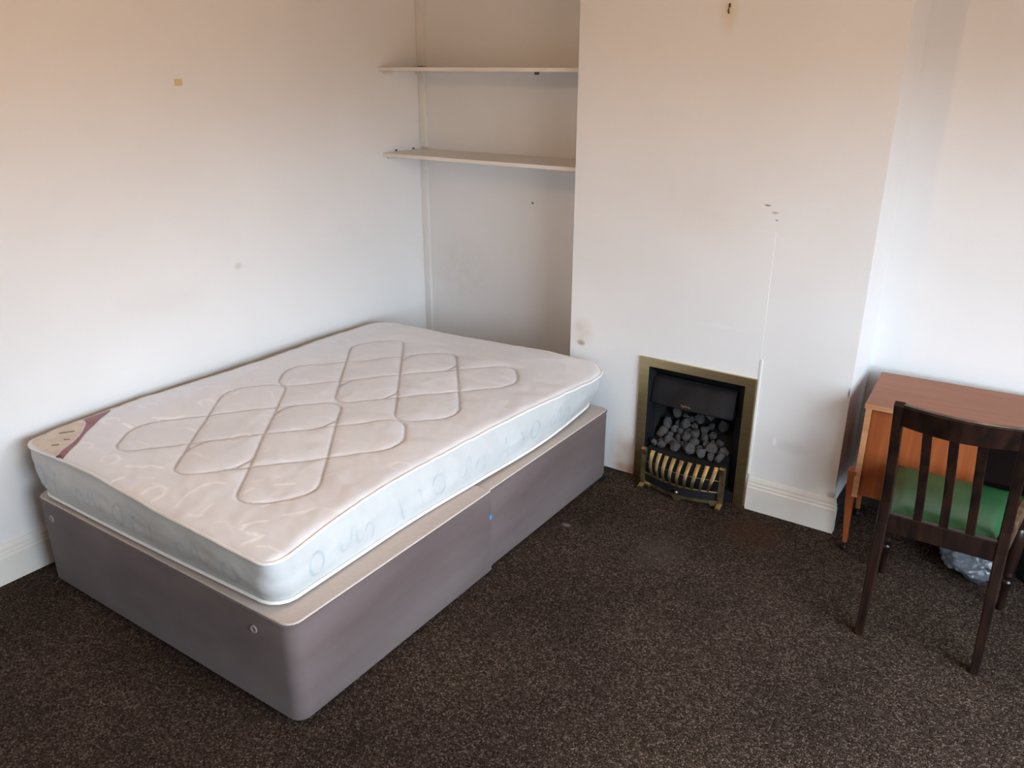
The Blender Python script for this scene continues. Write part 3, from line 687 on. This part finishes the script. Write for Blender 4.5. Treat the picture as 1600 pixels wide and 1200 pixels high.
for k in range(3):
    q = (k+1)/4; x0 = 2.768+.275*(k+1)/4+.0; xt = 2.757+(3.050-2.757)*q-.008; xb = 2.757+(3.060-2.757)*q+.0
    b_ = .042*math.sin(math.pi*q)
    pts = [(xb, -.578, .452), (xb+(xt-xb)*.3, -.592-b_*.15, .56), (xb+(xt-xb)*.65, -.625-b_*.5, .68), (xt, -.677-b_*.98, .812)]
    cobj('slat', sweep(bmesh.new(), pts, rrect(.027, .010, .003), upv=(0, 1, 0)), m_chair)
def rail_between(p, q, h, t_, name='seat_rail', m=m_chair): return cobj(name, sweep(bmesh.new(), [p, q], rrect(t_, h, .003)), m)
rail_between((2.745, -.578, .421), (3.068, -.578, .421), .070, .022)
rail_between((2.735, -.205, .420), (3.100, -.205, .420), .056, .020)
rail_between((2.738, -.560, .421), (2.722, -.215, .421), .060, .020)
rail_between((3.080, -.560, .421), (3.112, -.215, .421), .060, .020, m=m_worn)
def tleg(x, y):
    bm = bmesh.new()
    lathe(bm, [(.010, 0), (.0115, .004), (.013, .06), (.0135, .105), (.019, .112), (.020, .120), (.015, .126), (.0145, .134), (.0195, .142), (.0205, .150), (.017, .157), (.0175, .165), (.021, .22), (.0235, .28), (.022, .325), (.017, .336), (.022, .345), (.0225, .352)], 20, (x, y, 0))
    abox(bm, x-.0205, x+.0205, y-.0205, y+.0205, .352, .449, bev=.003); cobj('front_leg', bm, m_chair, True)
tleg(2.716, -.196); tleg(3.119, -.204)
bm = bmesh.new(); nx, ny = 22, 20; gridv = []  # upholstered pad
def pad_co(i, j, zt):
    u = i/nx; v = j/ny; y = -.564+(.366)*v
    xl_, xr_ = 2.749-.050*v, 3.054+.050*v; x = xl_+(xr_-xl_)*u
    rr = .018; ex = min(u, 1-u)*(xr_-xl_); ey = min(v, 1-v)*.372
    f = min(1, ex/.03)**.5*min(1, ey/.03)**.5
    return (x, y, zt-.016+.020*f+.006*math.sin(math.pi*u)*math.sin(math.pi*v) if zt else .449)
for j in range(ny+1): gridv.append([bm.verts.new(pad_co(i, j, .466)) for i in range(nx+1)])
gb = [[bm.verts.new((*pad_co(i, j, 0)[:2], .4485)) for i in range(nx+1)] for j in range(ny+1)]
for j in range(ny):
    for i in range(nx): bm.faces.new((gridv[j][i], gridv[j][i+1], gridv[j+1][i+1], gridv[j+1][i])); bm.faces.new((gb[j][i], gb[j+1][i], gb[j+1][i+1], gb[j][i+1]))
for i in range(nx): bm.faces.new((gridv[0][i], gb[0][i], gb[0][i+1], gridv[0][i+1])); bm.faces.new((gridv[ny][i], gridv[ny][i+1], gb[ny][i+1], gb[ny][i]))
for j in range(ny): bm.faces.new((gridv[j][0], gridv[j+1][0], gb[j+1][0], gb[j][0])); bm.faces.new((gridv[j][nx], gb[j][nx], gb[j+1][nx], gridv[j+1][nx]))
cobj('seat', bm, m_green, True)

# ---------------------------------------------------------------- things under the desk
bg_ = thing('plastic_bag', 'cloudy plastic bag of rubbish on the carpet behind the chair', 'bag', (3.005, -.02, 0))
bm = bmesh.new(); bmesh.ops.create_icosphere(bm, subdivisions=5, radius=1)
for v in bm.verts:
    p = v.co.copy(); n_ = noise.noise(p*1.7+Vector((4, 1, 0)))*.18+abs(noise.noise(p*4.2))*.14+abs(noise.noise(p*9))*.05
    k = 1+n_-.12; v.co = Vector((p.x*.125*k, p.y*.105*k, max(.002, .078+p.z*.082*k + (.05*max(0, p.z-.6)))))
obj('bag_film', bm, m_bag, bg_, smooth=True)
def blob(name, m, c_, r_, s, seed):
    bm = bmesh.new(); bmesh.ops.create_icosphere(bm, subdivisions=3, radius=1)
    for v in bm.verts:
        p = v.co.copy(); k = 1+.3*noise.noise(p*2.2+Vector((seed, 0, 0)))+.12*noise.noise(p*6); v.co = Vector((c_[0]+p.x*r_*s[0]*k, c_[1]+p.y*r_*s[1]*k, c_[2]+p.z*r_*s[2]*k))
    me_ = obj(name, bm, m, bg_, smooth=False); return me_
blob('crumpled_paper', m_rub, (-.035, -.01, .075), .052, (1, .9, .9), 1); blob('crumpled_paper', m_rub, (.045, -.02, .06), .045, (1, .9, .9), 2); blob('pink_wrapper', m_pink, (.068, -.066, .088), .019, (1, .6, .8), 3)
cs = thing('dark_fill_case', 'black case shape with a chrome catch, added to darken the space under the right of the desk', 'case', (3.30, .03, 0), math.radians(-41))  # case shape assumed; added to keep the space under the desk black
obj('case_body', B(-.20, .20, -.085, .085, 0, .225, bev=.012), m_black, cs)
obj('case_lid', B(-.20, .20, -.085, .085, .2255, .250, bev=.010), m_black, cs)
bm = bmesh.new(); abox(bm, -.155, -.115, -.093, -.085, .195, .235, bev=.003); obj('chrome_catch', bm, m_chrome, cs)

# ---------------------------------------------------------------- small marks on the walls and floor
bm = bmesh.new(); abox(bm, 0, .0012, -1.118, -1.082, 1.742, 1.768, bev=.0004, seg=1); o = obj('sticky_tape', bm, m_tape); tag(o, 'small yellowed strip of tape on the left wall above the bed', 'tape')
hk = bmesh.new(); sweep(hk, [(0, 0, .016), (.001, -.007, .010), (0, -.010, 0), (-.001, -.007, -.010), (0, -.002, -.014)], circ(.0028, 8)); abox(hk, -.004, .004, -.002, 0, .006, .020, bev=.0008)
o = obj('wall_hook', hk, m_rust, None, (1.833, 0, 2.018), True); tag(o, 'small rusty hook high on the chimney breast', 'hook')
bm = bmesh.new(); sweep(bm, [(-.022, .002, .003), (-.008, -.002, .004), (.006, .001, .003), (.022, -.004, .003)], circ(.0016, 6)); o = obj('loose_thread', bm, m_thread, None, (1.983, -.695, 0)); tag(o, 'short black thread lying on the open carpet', 'thread')

# ---------------------------------------------------------------- warm ceiling pendant, above the frame
pn_ = thing('pendant_lamp', 'cream pendant lampshade hanging from the ceiling', 'lamp', (1.75, -1.95, H))
obj('cord', sweep(bmesh.new(), [(0, 0, -.22), (0, 0, -.0)], circ(.003, 8)), m_frame, pn_)
bm = bmesh.new(); bmesh.ops.create_uvsphere(bm, u_segments=16, v_segments=12, radius=.03); bm.transform(Matrix.Translation((0, 0, -.25)))
m_bulb = mat('warm glowing bulb', (1, .8, .6), .5); bb = m_bulb.node_tree.nodes['Principled BSDF']; bb.inputs['Emission Color'].default_value = (1, .62, .33, 1); bb.inputs['Emission Strength'].default_value = 400
obj('bulb', bm, m_bulb, pn_)
